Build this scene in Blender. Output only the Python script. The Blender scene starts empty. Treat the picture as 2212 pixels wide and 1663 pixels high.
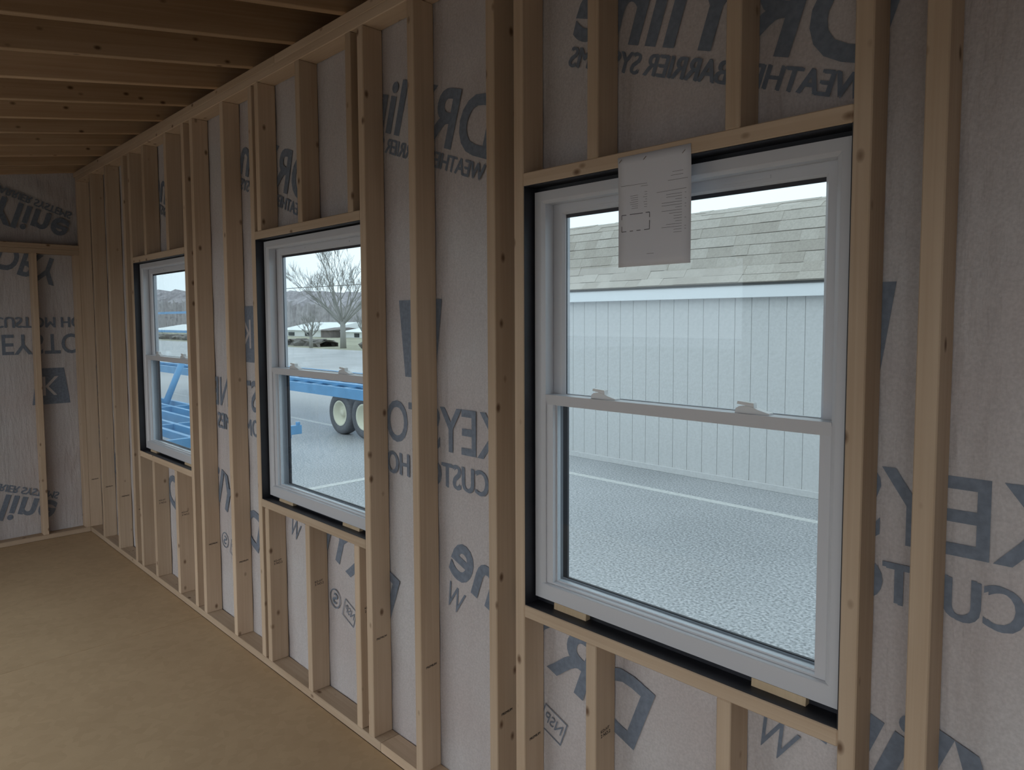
import bpy, bmesh, math, random
from mathutils import Matrix, Vector
random.seed(7)
scn = bpy.context.scene
COL = scn.collection

# ------------------------------------------------------------------ camera
cam_d = bpy.data.cameras.new('camera')
cam_d.sensor_width = 36.0
cam_d.lens = 1532.43 / 2212 * 36.0
cam_d.shift_x = 19.43 / 2212
cam_d.shift_y = -44.79 / 2212
cam_d.clip_start = 0.05
cam_d.clip_end = 2000
cam = bpy.data.objects.new('camera', cam_d)
COL.objects.link(cam)
_R = Vector((0.69406881, 0.7198909, -0.00505729))
_U = Vector((-0.04218342, 0.04768116, 0.99797148))
_F = Vector((-0.71867172, 0.69244754, -0.06346147))
CAMY, CAMZ = -1.53, 1.716
cam.matrix_world = Matrix(((_R.x, _U.x, -_F.x, 0.0), (_R.y, _U.y, -_F.y, CAMY), (_R.z, _U.z, -_F.z, CAMZ), (0, 0, 0, 1)))
scn.camera = cam

# ------------------------------------------------------------------ sky (overcast), exposure
wd = bpy.data.worlds.new('overcast_sky')
scn.world = wd
wd.use_nodes = True
wn, wl = wd.node_tree.nodes, wd.node_tree.links
bg = wn['Background']
tcw = wn.new('ShaderNodeTexCoord')
nzw = wn.new('ShaderNodeTexNoise')
nzw.inputs['Scale'].default_value = 2.2
nzw.inputs['Detail'].default_value = 5
wl.new(tcw.outputs['Generated'], nzw.inputs['Vector'])
rpw = wn.new('ShaderNodeValToRGB')
rpw.color_ramp.elements[0].position = 0.3
rpw.color_ramp.elements[0].color = (0.86, 0.95, 1.0, 1)
rpw.color_ramp.elements[1].position = 0.75
rpw.color_ramp.elements[1].color = (1.0, 1.0, 1.0, 1)
wl.new(nzw.outputs['Fac'], rpw.inputs['Fac'])
wl.new(rpw.outputs['Color'], bg.inputs['Color'])
SKY = 2.45
bg.inputs['Strength'].default_value = SKY
scn.view_settings.view_transform = 'Standard'
scn.view_settings.look = 'None'
scn.view_settings.gamma = 1.0
scn.view_settings.use_curve_mapping = False
scn.view_settings.exposure = 0.0

# ------------------------------------------------------------------ materials
def newmat(name):
    m = bpy.data.materials.new(name)
    m.use_nodes = True
    return m, m.node_tree.nodes, m.node_tree.links, m.node_tree.nodes['Principled BSDF']

def simple(name, col, rough=0.6, metal=0.0, noise=0.0, scale=20.0, spec=0.5, bump=0.0):
    m, n, l, b = newmat(name)
    b.inputs['Roughness'].default_value = rough
    b.inputs['Metallic'].default_value = metal
    b.inputs['Specular IOR Level'].default_value = spec
    b.inputs['Base Color'].default_value = (*col, 1)
    if noise or bump:
        tc = n.new('ShaderNodeTexCoord')
        nz = n.new('ShaderNodeTexNoise')
        nz.inputs['Scale'].default_value = scale
        nz.inputs['Detail'].default_value = 6
        l.new(tc.outputs['Object'], nz.inputs['Vector'])
        if noise:
            rp = n.new('ShaderNodeValToRGB')
            rp.color_ramp.elements[0].position = 0.3
            rp.color_ramp.elements[1].position = 0.7
            rp.color_ramp.elements[0].color = (*[c * (1 - noise) for c in col], 1)
            rp.color_ramp.elements[1].color = (*[min(1, c * (1 + noise)) for c in col], 1)
            l.new(nz.outputs['Fac'], rp.inputs['Fac'])
            l.new(rp.outputs['Color'], b.inputs['Base Color'])
        if bump:
            bp = n.new('ShaderNodeBump')
            bp.inputs['Strength'].default_value = bump
            bp.inputs['Distance'].default_value = 0.01
            l.new(nz.outputs['Fac'], bp.inputs['Height'])
            l.new(bp.outputs['Normal'], b.inputs['Normal'])
    return m

def wood(name, light, dark, knot, rand=0.16, knots=1.0):
    """softwood: grain along local Z, knots, small tone change from board to board"""
    m, n, l, b = newmat(name)
    b.inputs['Roughness'].default_value = 0.72
    b.inputs['Specular IOR Level'].default_value = 0.25
    tc = n.new('ShaderNodeTexCoord')
    oi = n.new('ShaderNodeObjectInfo')
    off = n.new('ShaderNodeVectorMath'); off.operation = 'SCALE'
    off.inputs[0].default_value = (17.3, 9.1, 41.7)
    l.new(oi.outputs['Random'], off.inputs['Scale'])
    add = n.new('ShaderNodeVectorMath'); add.operation = 'ADD'
    l.new(tc.outputs['Object'], add.inputs[0]); l.new(off.outputs[0], add.inputs[1])
    def scaled(v):
        s = n.new('ShaderNodeVectorMath'); s.operation = 'MULTIPLY'
        s.inputs[1].default_value = v
        l.new(add.outputs[0], s.inputs[0]); return s.outputs[0]
    # broad warp so the grain wanders
    wz = n.new('ShaderNodeTexNoise'); wz.inputs['Scale'].default_value = 1.0; wz.inputs['Detail'].default_value = 2
    l.new(scaled((9, 9, 1.6)), wz.inputs['Vector'])
    # grain bands
    gz = n.new('ShaderNodeTexNoise'); gz.inputs['Scale'].default_value = 1.0
    gz.inputs['Detail'].default_value = 4; gz.inputs['Distortion'].default_value = 0.6
    l.new(scaled((70, 70, 1.3)), gz.inputs['Vector'])
    gr = n.new('ShaderNodeValToRGB')
    gr.color_ramp.elements[0].position = 0.36; gr.color_ramp.elements[1].position = 0.66
    gr.color_ramp.elements[0].color = (*dark, 1); gr.color_ramp.elements[1].color = (*light, 1)
    mixf = n.new('ShaderNodeMix'); mixf.data_type = 'FLOAT'; mixf.inputs['Factor'].default_value = 0.55
    l.new(gz.outputs['Fac'], mixf.inputs[2]); l.new(wz.outputs['Fac'], mixf.inputs[3])
    l.new(mixf.outputs[0], gr.inputs['Fac'])
    # knots
    vo = n.new('ShaderNodeTexVoronoi'); vo.inputs['Scale'].default_value = 1.0
    vo.inputs['Randomness'].default_value = 1.0
    l.new(scaled((15, 15, 9.0)), vo.inputs['Vector'])
    kr = n.new('ShaderNodeValToRGB')
    kr.color_ramp.elements[0].position = 0.06; kr.color_ramp.elements[0].color = (1, 1, 1, 1)
    kr.color_ramp.elements[1].position = 0.17; kr.color_ramp.elements[1].color = (0, 0, 0, 1)
    l.new(vo.outputs['Distance'], kr.inputs['Fac'])
    sep = n.new('ShaderNodeSeparateColor'); l.new(vo.outputs['Color'], sep.inputs[0])
    gt = n.new('ShaderNodeMath'); gt.operation = 'GREATER_THAN'; gt.inputs[1].default_value = 0.4
    l.new(sep.outputs[0], gt.inputs[0])
    mu = n.new('ShaderNodeMath'); mu.operation = 'MULTIPLY'
    l.new(kr.outputs['Color'], mu.inputs[0]); l.new(gt.outputs[0], mu.inputs[1])
    mu2 = n.new('ShaderNodeMath'); mu2.operation = 'MULTIPLY'; mu2.inputs[1].default_value = 0.85 * knots
    l.new(mu.outputs[0], mu2.inputs[0])
    mk = n.new('ShaderNodeMix'); mk.data_type = 'RGBA'
    mk.inputs[7].default_value = (*knot, 1)
    l.new(mu2.outputs[0], mk.inputs[0]); l.new(gr.outputs['Color'], mk.inputs[6])
    # board to board tone
    hs = n.new('ShaderNodeHueSaturation')
    mr = n.new('ShaderNodeMapRange'); mr.inputs[3].default_value = 1 - rand; mr.inputs[4].default_value = 1 + rand * 0.6
    l.new(oi.outputs['Random'], mr.inputs[0]); l.new(mr.outputs[0], hs.inputs['Value'])
    l.new(mk.outputs[2], hs.inputs['Color']); l.new(hs.outputs['Color'], b.inputs['Base Color'])
    bp = n.new('ShaderNodeBump'); bp.inputs['Strength'].default_value = 0.12; bp.inputs['Distance'].default_value = 0.002
    l.new(gz.outputs['Fac'], bp.inputs['Height']); l.new(bp.outputs['Normal'], b.inputs['Normal'])
    return m

M_PINE = wood('pine_framing', (0.61, 0.48, 0.355), (0.50, 0.373, 0.262), (0.12, 0.06, 0.03))
M_RAFT = wood('rafter_lumber', (0.56, 0.40, 0.26), (0.43, 0.285, 0.17), (0.07, 0.03, 0.012))
M_SHIM = wood('shim_wood', (0.56, 0.44, 0.30), (0.48, 0.36, 0.23), (0.3, 0.2, 0.1), knots=0.0)

def make_osb(name, light, dark):
    m, n, l, b = newmat(name)
    b.inputs['Roughness'].default_value = 0.8
    b.inputs['Specular IOR Level'].default_value = 0.2
    tc = n.new('ShaderNodeTexCoord')
    nz = n.new('ShaderNodeTexNoise'); nz.inputs['Scale'].default_value = 3.0; nz.inputs['Detail'].default_value = 8
    l.new(tc.outputs['Object'], nz.inputs['Vector'])
    vo = n.new('ShaderNodeTexVoronoi'); vo.inputs['Scale'].default_value = 26.0
    l.new(tc.outputs['Object'], vo.inputs['Vector'])
    sp = n.new('ShaderNodeSeparateColor'); l.new(vo.outputs['Color'], sp.inputs[0])
    mx = n.new('ShaderNodeMix'); mx.data_type = 'FLOAT'; mx.inputs[0].default_value = 0.25
    l.new(nz.outputs['Fac'], mx.inputs[2]); l.new(sp.outputs[0], mx.inputs[3])
    rp = n.new('ShaderNodeValToRGB')
    rp.color_ramp.elements[0].position = 0.25; rp.color_ramp.elements[1].position = 0.75
    rp.color_ramp.elements[0].color = (*dark, 1); rp.color_ramp.elements[1].color = (*light, 1)
    l.new(mx.outputs[0], rp.inputs['Fac']); l.new(rp.outputs['Color'], b.inputs['Base Color'])
    return m
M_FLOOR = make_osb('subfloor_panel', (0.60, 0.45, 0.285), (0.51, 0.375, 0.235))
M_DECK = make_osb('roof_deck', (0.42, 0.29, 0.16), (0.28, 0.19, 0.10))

def make_wrap():
    m, n, l, b = newmat('house_wrap_fabric')
    b.inputs['Roughness'].default_value = 0.55
    b.inputs['Specular IOR Level'].default_value = 0.3
    tc = n.new('ShaderNodeTexCoord')
    nz = n.new('ShaderNodeTexNoise'); nz.inputs['Scale'].default_value = 2.4; nz.inputs['Detail'].default_value = 5
    l.new(tc.outputs['Object'], nz.inputs['Vector'])
    rp = n.new('ShaderNodeValToRGB')
    e = rp.color_ramp.elements
    e[0].position = 0.3; e[0].color = (0.505, 0.46, 0.46, 1)
    e[1].position = 0.7; e[1].color = (0.545, 0.53, 0.54, 1)
    l.new(nz.outputs['Fac'], rp.inputs['Fac'])
    # fibre speckle
    fz = n.new('ShaderNodeTexNoise'); fz.inputs['Scale'].default_value = 160; fz.inputs['Detail'].default_value = 3
    l.new(tc.outputs['Object'], fz.inputs['Vector'])
    mr = n.new('ShaderNodeMapRange'); mr.inputs[1].default_value = 0.3; mr.inputs[2].default_value = 0.7
    mr.inputs[3].default_value = 0.9; mr.inputs[4].default_value = 1.08
    l.new(fz.outputs['Fac'], mr.inputs[0])
    hs = n.new('ShaderNodeHueSaturation'); l.new(mr.outputs[0], hs.inputs['Value'])
    l.new(rp.outputs['Color'], hs.inputs['Color']); l.new(hs.outputs['Color'], b.inputs['Base Color'])
    # creases
    cz = n.new('ShaderNodeTexNoise'); cz.inputs['Scale'].default_value = 1.0; cz.inputs['Detail'].default_value = 4
    mp = n.new('ShaderNodeMapping'); mp.inputs['Scale'].default_value = (30, 30, 7); mp.inputs['Rotation'].default_value = (0, 0.35, 0)
    l.new(tc.outputs['Object'], mp.inputs['Vector']); l.new(mp.outputs[0], cz.inputs['Vector'])
    ad = n.new('ShaderNodeMath'); ad.operation = 'MULTIPLY_ADD'; ad.inputs[1].default_value = 0.06
    l.new(fz.outputs['Fac'], ad.inputs[0]); l.new(cz.outputs['Fac'], ad.inputs[2])
    bp = n.new('ShaderNodeBump'); bp.inputs['Strength'].default_value = 0.55; bp.inputs['Distance'].default_value = 0.02
    l.new(ad.outputs[0], bp.inputs['Height']); l.new(bp.outputs['Normal'], b.inputs['Normal'])
    return m
M_WRAP = make_wrap()
M_PRINT = simple('blue_grey_print', (0.17, 0.205, 0.265), 0.6, noise=0.18, scale=60)
M_STAMP = simple('black_ink_stamp', (0.03, 0.028, 0.025), 0.7)
M_VINYL = simple('white_vinyl', (0.57, 0.58, 0.615), 0.35)
M_LOCK = simple('white_lock_plastic', (0.70, 0.71, 0.72), 0.3)
M_GASK = simple('dark_glazing_gasket', (0.035, 0.035, 0.045), 0.5)
M_FLASH = simple('black_flashing_tape', (0.018, 0.019, 0.026), 0.5, noise=0.3, scale=8)
M_PAPER = simple('white_paper', (0.66, 0.67, 0.72), 0.8)
M_INK = simple('printer_ink', (0.09, 0.09, 0.10), 0.7)
M_STEEL = simple('staple_steel', (0.30, 0.28, 0.27), 0.4, metal=0.8)

def make_glass():
    m, n, l, b = newmat('window_glass')
    n.remove(b)
    out = n['Material Output']
    tr = n.new('ShaderNodeBsdfTransparent'); tr.inputs[0].default_value = (0.648, 0.706, 0.728, 1)
    gl = n.new('ShaderNodeBsdfGlossy'); gl.inputs['Roughness'].default_value = 0.0
    gl.inputs[0].default_value = (0.9, 0.95, 1.0, 1)
    lw = n.new('ShaderNodeLayerWeight'); lw.inputs['Blend'].default_value = 0.5
    pw_ = n.new('ShaderNodeMath'); pw_.operation = 'POWER'; pw_.inputs[1].default_value = 5.0
    l.new(lw.outputs['Facing'], pw_.inputs[0])
    fr = n.new('ShaderNodeMath'); fr.operation = 'MULTIPLY_ADD'; fr.inputs[1].default_value = 0.9; fr.inputs[2].default_value = 0.018
    l.new(pw_.outputs[0], fr.inputs[0])
    mx = n.new('ShaderNodeMixShader')
    l.new(fr.outputs[0], mx.inputs[0]); l.new(tr.outputs[0], mx.inputs[1]); l.new(gl.outputs[0], mx.inputs[2])
    l.new(mx.outputs[0], out.inputs['Surface'])
    return m
M_GLASS = make_glass()

def make_asphalt():
    m, n, l, b = newmat('asphalt_lot')
    b.inputs['Roughness'].default_value = 0.42
    tc = n.new('ShaderNodeTexCoord')
    big = n.new('ShaderNodeTexNoise'); big.inputs['Scale'].default_value = 0.35; big.inputs['Detail'].default_value = 5
    l.new(tc.outputs['Object'], big.inputs['Vector'])
    vo = n.new('ShaderNodeTexNoise'); vo.inputs['Scale'].default_value = 48; vo.inputs['Detail'].default_value = 6
    l.new(tc.outputs['Object'], vo.inputs['Vector'])
    mx = n.new('ShaderNodeMix'); mx.data_type = 'FLOAT'; mx.inputs[0].default_value = 0.75
    l.new(big.outputs['Fac'], mx.inputs[2]); l.new(vo.outputs['Fac'], mx.inputs[3])
    rp = n.new('ShaderNodeValToRGB'); e = rp.color_ramp.elements
    e[0].position = 0.38; e[0].color = (0.20, 0.205, 0.215, 1)
    e[1].position = 0.62; e[1].color = (0.60, 0.60, 0.61, 1)
    l.new(mx.outputs[0], rp.inputs['Fac']); l.new(rp.outputs['Color'], b.inputs['Base Color'])
    bp = n.new('ShaderNodeBump'); bp.inputs['Strength'].default_value = 0.3; bp.inputs['Distance'].default_value = 0.01
    l.new(vo.outputs['Fac'], bp.inputs['Height']); l.new(bp.outputs['Normal'], b.inputs['Normal'])
    return m
M_ASPH = make_asphalt()
M_BOUNCE_CUT = simple('bounce_cut_dark', (0.19, 0.18, 0.165), 0.9, noise=0.2, scale=9)  # dark colour chosen to weaken light bouncing up into the room
M_LINE = simple('white_road_paint', (0.62, 0.62, 0.60), 0.7, noise=0.15, scale=25)
M_SIDING = simple('grey_siding', (0.66, 0.655, 0.65), 0.7, noise=0.06, scale=40, bump=0.15)
M_TRIMW = simple('white_trim_paint', (0.86, 0.88, 0.90), 0.5)
M_BLUE = simple('blue_painted_steel', (0.14, 0.35, 0.60), 0.4, noise=0.1, scale=5)
M_TIRE = simple('hazed_tire_rubber', (0.13, 0.13, 0.14), 0.7, noise=0.2, scale=30)  # rubber lightened, distance haze is part of the colour
M_RIM = simple('cream_wheel_rim', (0.74, 0.71, 0.56), 0.5)
M_BARK = simple('grey_bark', (0.32, 0.31, 0.29), 0.9)
M_WOODS = simple('hazed_bare_woods', (0.40, 0.375, 0.39), 0.95, noise=0.25, scale=1.5)  # aerial haze is put into this pale base colour
M_GRASS = simple('winter_grass', (0.36, 0.35, 0.26), 0.9, noise=0.2, scale=0.6)
M_HEDGE = simple('dark_hedge', (0.20, 0.185, 0.17), 0.9, noise=0.4, scale=3)
M_WHITEB = simple('white_building', (0.86, 0.88, 0.88), 0.6)
M_DARKB = simple('brown_building', (0.22, 0.19, 0.18), 0.8)
M_WIRE = simple('black_cable', (0.05, 0.05, 0.05), 0.6)
M_CARG = simple('dark_window', (0.04, 0.05, 0.06), 0.1)

def make_shingle():
    m, n, l, b = newmat('asphalt_shingle')
    b.inputs['Roughness'].default_value = 0.9
    oi = n.new('ShaderNodeObjectInfo')
    rp = n.new('ShaderNodeValToRGB'); e = rp.color_ramp.elements
    e[0].position = 0.0; e[0].color = (0.385, 0.345, 0.30, 1)
    e[1].position = 1.0; e[1].color = (0.475, 0.435, 0.385, 1)
    l.new(oi.outputs['Random'], rp.inputs['Fac'])
    tc = n.new('ShaderNodeTexCoord')
    nz = n.new('ShaderNodeTexNoise'); nz.inputs['Scale'].default_value = 60
    l.new(tc.outputs['Object'], nz.inputs['Vector'])
    hs = n.new('ShaderNodeHueSaturation')
    mr = n.new('ShaderNodeMapRange'); mr.inputs[3].default_value = 0.75; mr.inputs[4].default_value = 1.25
    l.new(nz.outputs['Fac'], mr.inputs[0]); l.new(mr.outputs[0], hs.inputs['Value'])
    l.new(rp.outputs['Color'], hs.inputs['Color']); l.new(hs.outputs['Color'], b.inputs['Base Color'])
    return m
M_SHING = make_shingle()
M_COURSE_SHADOW = simple('course_shadow_black', (0.05, 0.05, 0.05), 0.9)  # black stands in for shadow lines between shingle courses

# ------------------------------------------------------------------ helpers
def setp(o, parent):
    if parent is not None:
        o.parent = parent
        o.matrix_parent_inverse = parent.matrix_basis.inverted()

def tag(o, label=None, cat=None, group=None, kind=None):
    if label: o['label'] = label
    if cat: o['category'] = cat
    if group: o['group'] = group
    if kind: o['kind'] = kind
    return o

def empty(name, loc, label=None, cat=None, group=None, kind=None):
    o = bpy.data.objects.new(name, None)
    o.empty_display_size = 0.1
    COL.objects.link(o)
    o.location = loc
    return tag(o, label, cat, group, kind)

def link(name, me, parent=None, matrix=None):
    o = bpy.data.objects.new(name, me)
    COL.objects.link(o)
    if matrix is not None: o.matrix_basis = matrix
    setp(o, parent)
    return o

_cache = {}
def box_mesh(sx, sy, sz, mat, bev=0.002):
    key = (round(sx, 4), round(sy, 4), round(sz, 4), mat.name, bev)
    if key in _cache: return _cache[key]
    bm = bmesh.new()
    bmesh.ops.create_cube(bm, size=1.0)
    bmesh.ops.scale(bm, vec=(sx, sy, sz), verts=bm.verts)
    if bev:
        bmesh.ops.bevel(bm, geom=list(bm.edges), offset=min(bev, sx * .3, sy * .3, sz * .3), segments=1, affect='EDGES')
    me = bpy.data.meshes.new('board')
    bm.to_mesh(me); bm.free()
    me.materials.append(mat)
    _cache[key] = me
    return me

def box(name, x0, x1, y0, y1, z0, z1, mat, parent=None, bev=0.0):
    me = box_mesh(x1 - x0, y1 - y0, z1 - z0, mat, bev)
    return link(name, me, parent, Matrix.Translation(((x0 + x1) / 2, (y0 + y1) / 2, (z0 + z1) / 2)))

def board(name, axis, x0, x1, y0, y1, z0, z1, mat, parent=None, bev=0.0025):
    """lumber: local Z is the length of the board"""
    c = Matrix.Translation(((x0 + x1) / 2, (y0 + y1) / 2, (z0 + z1) / 2))
    if axis == 'z':
        me = box_mesh(x1 - x0, y1 - y0, z1 - z0, mat, bev); r = Matrix.Identity(4)
    elif axis == 'x':
        me = box_mesh(z1 - z0, y1 - y0, x1 - x0, mat, bev); r = Matrix.Rotation(math.pi / 2, 4, 'Y')
    else:
        me = box_mesh(x1 - x0, z1 - z0, y1 - y0, mat, bev); r = Matrix.Rotation(-math.pi / 2, 4, 'X')
    return link(name, me, parent, c @ r)

def mesh_obj(name, verts, faces, mat, parent=None, smooth=False, origin=None):
    """verts in world space; origin becomes the object's location"""
    me = bpy.data.meshes.new(name)
    if origin is None:
        n = len(verts)
        origin = Vector((sum(v[0] for v in verts) / n, sum(v[1] for v in verts) / n, min(v[2] for v in verts)))
    origin = Vector(origin)
    me.from_pydata([tuple(Vector(v) - origin) for v in verts], [], faces)
    me.materials.append(mat)
    if smooth:
        for p in me.polygons: p.use_smooth = True
    me.update()
    bm = bmesh.new(); bm.from_mesh(me)
    bmesh.ops.recalc_face_normals(bm, faces=bm.faces)
    bm.to_mesh(me); bm.free()
    return link(name, me, parent, Matrix.Translation(origin))

class MB:
    """collects shapes in world space into one mesh"""
    def __init__(s): s.v, s.f = [], []
    def box(s, x0, x1, y0, y1, z0, z1):
        b = len(s.v)
        s.v += [(x0, y0, z0), (x1, y0, z0), (x1, y1, z0), (x0, y1, z0), (x0, y0, z1), (x1, y0, z1), (x1, y1, z1), (x0, y1, z1)]
        s.f += [tuple(b + i for i in q) for q in ((0, 3, 2, 1), (4, 5, 6, 7), (0, 1, 5, 4), (1, 2, 6, 5), (2, 3, 7, 6), (3, 0, 4, 7))]
        return s
    def tube(s, pts, rads, n=6):
        rings = []
        for i, p in enumerate(pts):
            p = Vector(p)
            a = Vector(pts[max(i - 1, 0)]); c = Vector(pts[min(i + 1, len(pts) - 1)])
            d = (c - a).normalized()
            u = d.orthogonal().normalized(); w = d.cross(u)
            r = rads[i] if hasattr(rads, '__len__') else rads
            b = len(s.v)
            s.v += [tuple(p + (u * math.cos(2 * math.pi * k / n) + w * math.sin(2 * math.pi * k / n)) * r) for k in range(n)]
            rings.append(b)
        for a, b in zip(rings, rings[1:]):
            for k in range(n): s.f.append((a + k, a + (k + 1) % n, b + (k + 1) % n, b + k))
        s.f.append(tuple(rings[0] + k for k in range(n))[::-1])
        s.f.append(tuple(rings[-1] + k for k in range(n)))
        return s
    def prism(s, poly, axis, a0, a1):
        """poly of 2D points in the plane across axis ('x': (y,z))"""
        b = len(s.v); n = len(poly)
        mk = {'x': lambda p, a: (a, p[0], p[1]), 'y': lambda p, a: (p[0], a, p[1]), 'z': lambda p, a: (p[0], p[1], a)}[axis]
        s.v += [mk(p, a0) for p in poly] + [mk(p, a1) for p in poly]
        s.f.append(tuple(range(b, b + n))[::-1]); s.f.append(tuple(range(b + n, b + 2 * n)))
        for i in range(n):
            j = (i + 1) % n
            s.f.append((b + i, b + j, b + n + j, b + n + i))
        return s
    def ring(s, prof, x0, x1, z0, z1):
        """mitred frame: prof is a closed list of (inset_side, inset_bottom, inset_top, y)"""
        b = len(s.v); n = len(prof)
        for c in range(4):
            for (i, ib, it, y) in prof:
                x = x0 + i if c in (0, 3) else x1 - i
                z = z0 + ib if c in (0, 1) else z1 - it
                s.v.append((x, y, z))
        for c in range(4):
            d = (c + 1) % 4
            for k in range(n):
                j = (k + 1) % n
                s.f.append((b + c * n + k, b + c * n + j, b + d * n + j, b + d * n + k))
        return s
    def obj(s, name, mat, parent=None, smooth=False, origin=None):
        return mesh_obj(name, s.v, s.f, mat, parent, smooth, origin)

_tcache = {}
def text_verts(body, bold=0.0, spacing=1.0):
    key = (body, bold, spacing)
    if key in _tcache: return _tcache[key]
    cu = bpy.data.curves.new('lettering', 'FONT')
    cu.body = body; cu.size = 1.0; cu.offset = bold; cu.fill_mode = 'FRONT'; cu.resolution_u = 4
    cu.space_character = spacing
    o = bpy.data.objects.new('lettering', cu)
    COL.objects.link(o)
    bpy.context.view_layer.update()
    me = bpy.data.meshes.new_from_object(o.evaluated_get(bpy.context.evaluated_depsgraph_get()))
    vs = [(v.co.x, v.co.y) for v in me.vertices]
    fs = [tuple(p.vertices) for p in me.polygons]
    bpy.data.objects.remove(o); bpy.data.curves.remove(cu); bpy.data.meshes.remove(me)
    x0 = min(v[0] for v in vs); x1 = max(v[0] for v in vs); y0 = min(v[1] for v in vs); y1 = max(v[1] for v in vs)
    _tcache[key] = ([((v[0] - x0) / (x1 - x0), (v[1] - y0) / (y1 - y0)) for v in vs], fs)
    return _tcache[key]

def lettering(name, body, org, d, u, width, height, mat, parent, bold=0.0, spacing=1.0):
    """flat print: org = start of the base line, d = reading direction, u = letter up"""
    twice = 'M' in body and bold > 0
    vs, fs = text_verts(body, 0.0 if twice else bold, spacing)
    org, d, u = Vector(org), Vector(d).normalized(), Vector(u).normalized()
    verts = [tuple(org + d * (x * width) + u * (y * height)) for x, y in vs]
    if twice:      # a second, slightly shifted pass thickens the strokes
        nn = d.cross(u).normalized(); k_ = len(verts)
        if nn.y > 0 or nn.x < 0: nn = -nn
        sh_ = d * (height * .085) + u * (height * .03) + nn * .00015
        verts = verts + [tuple(Vector(v) + sh_) for v in verts]
        fs = list(fs) + [tuple(i + k_ for i in f) for f in fs]
    me = bpy.data.meshes.new(name)
    me.from_pydata([tuple(Vector(v) - org) for v in verts], [], fs)
    me.materials.append(mat); me.update()
    return link(name, me, parent, Matrix.Translation(org))

def cut_openings(o):
    """remove what would hang in the window openings of the front wall"""
    off = o.location
    bm = bmesh.new(); bm.from_mesh(o.data)
    xs_ = [v.co.x + off.x for v in bm.verts]
    for (a, b, c, d) in RO:
        if max(xs_) < a or min(xs_) > b: continue
        for co, no in (((a, 0, 0), (1, 0, 0)), ((b, 0, 0), (1, 0, 0)), ((0, 0, c), (0, 0, 1)), ((0, 0, d), (0, 0, 1))):
            bmesh.ops.bisect_plane(bm, geom=bm.verts[:] + bm.edges[:] + bm.faces[:], plane_co=Vector(co) - off, plane_no=no)
        dead = []
        for f in bm.faces:
            p = f.calc_center_median() + off
            if a < p.x < b and c < p.z < d: dead.append(f)
        bmesh.ops.delete(bm, geom=dead, context='FACES')
    n_ = len(bm.faces)
    bm.to_mesh(o.data); bm.free()
    if not n_: bpy.data.objects.remove(o)

# ------------------------------------------------------------------ dimensions
SD = 0.089           # stud depth
ZT = 2.904           # top of the tall window wall
XL = -6.46           # inner face of the far end wall
XR = 1.9             # inner face of the near end wall
YB = -2.7            # inner face of the opposite wall
SL = math.radians(9.235)
TS = math.tan(SL)
# rough openings of the three windows: x0, x1, z0 (sill plate top), z1 (header underside)
RO = [(-1.498, -0.562, 0.834, 2.111), (-3.303, -2.384, 0.840, 2.103), (-5.143, -4.217, 0.840, 2.101)]

# ------------------------------------------------------------------ floor
fl = empty('floor', (-2.3, -1.7, 0), 'tan wood panel subfloor of the unfinished room', 'floor', kind='structure')
ys = [(YB, -2.3815), (-2.380, -1.1615), (-1.160, -0.0)]
for r, (a, b) in enumerate(ys):
    x = XL - 0.1 - (0.8 if r % 2 else 0)
    while x < XR:
        x0, x1 = max(x, XL), min(x + 2.437, XR)
        if x1 > x0 + .05:
            box('floor_panel', x0, x1, a, b, -0.018, 0.0, M_FLOOR, fl, 0.001)
        x += 2.44
box('floor_joist_deck', XL - .1, XR + .1, YB - .1, SD + .012, -0.16, -0.019, M_FLOOR, fl)

# ------------------------------------------------------------------ window wall framing
wf = empty('wall_front', (-2.3, 0, 0), 'bare stud wall with three windows and pale printed house wrap between studs', 'wall', kind='structure')
ZB, ZP = 0.038, ZT - 0.076
board('bottom_plate', 'x', -6.5, -2.302, 0, SD, 0, ZB, M_PINE, wf)
board('bottom_plate', 'x', -2.300, XR, 0, SD, 0, ZB, M_PINE, wf)
board('top_plate', 'x', -6.5, -1.31, 0, SD, ZP, ZP + .038, M_PINE, wf)
board('top_plate', 'x', -1.308, XR, 0, SD, ZP, ZP + .038, M_PINE, wf)
board('top_plate', 'x', -6.55, -3.06, 0, SD, ZP + .0385, ZT, M_PINE, wf)
board('top_plate', 'x', -3.058, XR, 0, SD, ZP + .0385, ZT, M_PINE, wf)
full = [(-6.50, -6.461), (-6.100, -6.062), (-5.708, -5.670), (-5.313, -5.275), (-5.183, -5.143), (-4.217, -4.177), (-4.085, -4.047),
        (-3.673, -3.635), (-3.342, -3.303), (-2.384, -2.344), (-2.066, -2.027), (-1.660, -1.622), (-1.538, -1.498), (-0.562, -0.5255),
        (-0.433, -0.393), (-0.025, 0.013), (0.381, 0.419), (0.787, 0.825), (1.194, 1.232), (1.6, 1.638)]
studs = {}
for a, b in full:
    studs[round(b, 3)] = board('stud', 'z', a, b, 0, SD, ZB, ZP, M_PINE, wf)
crip = [[(-1.255, -1.217), (-0.846, -0.808)], [(-3.272, -3.234), (-2.875, -2.837), (-2.470, -2.432)], [(-4.900, -4.862), (-4.496, -4.458)]]
low_crip = []
for (x0, x1, z0, z1), cs in zip(RO, crip):
    board('header', 'x', x0, x1, 0, SD, z1, z1 + .038, M_PINE, wf)
    board('sill_plate', 'x', x0, x1, 0, SD, z0 - .038, z0, M_PINE, wf)
    for a, b in cs:
        board('cripple_stud', 'z', a, b, 0, SD, z1 + .038, ZP, M_PINE, wf)
        low_crip.append((b, board('cripple_stud', 'z', a, b, 0, SD, ZB, z0 - .038, M_PINE, wf)))

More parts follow.
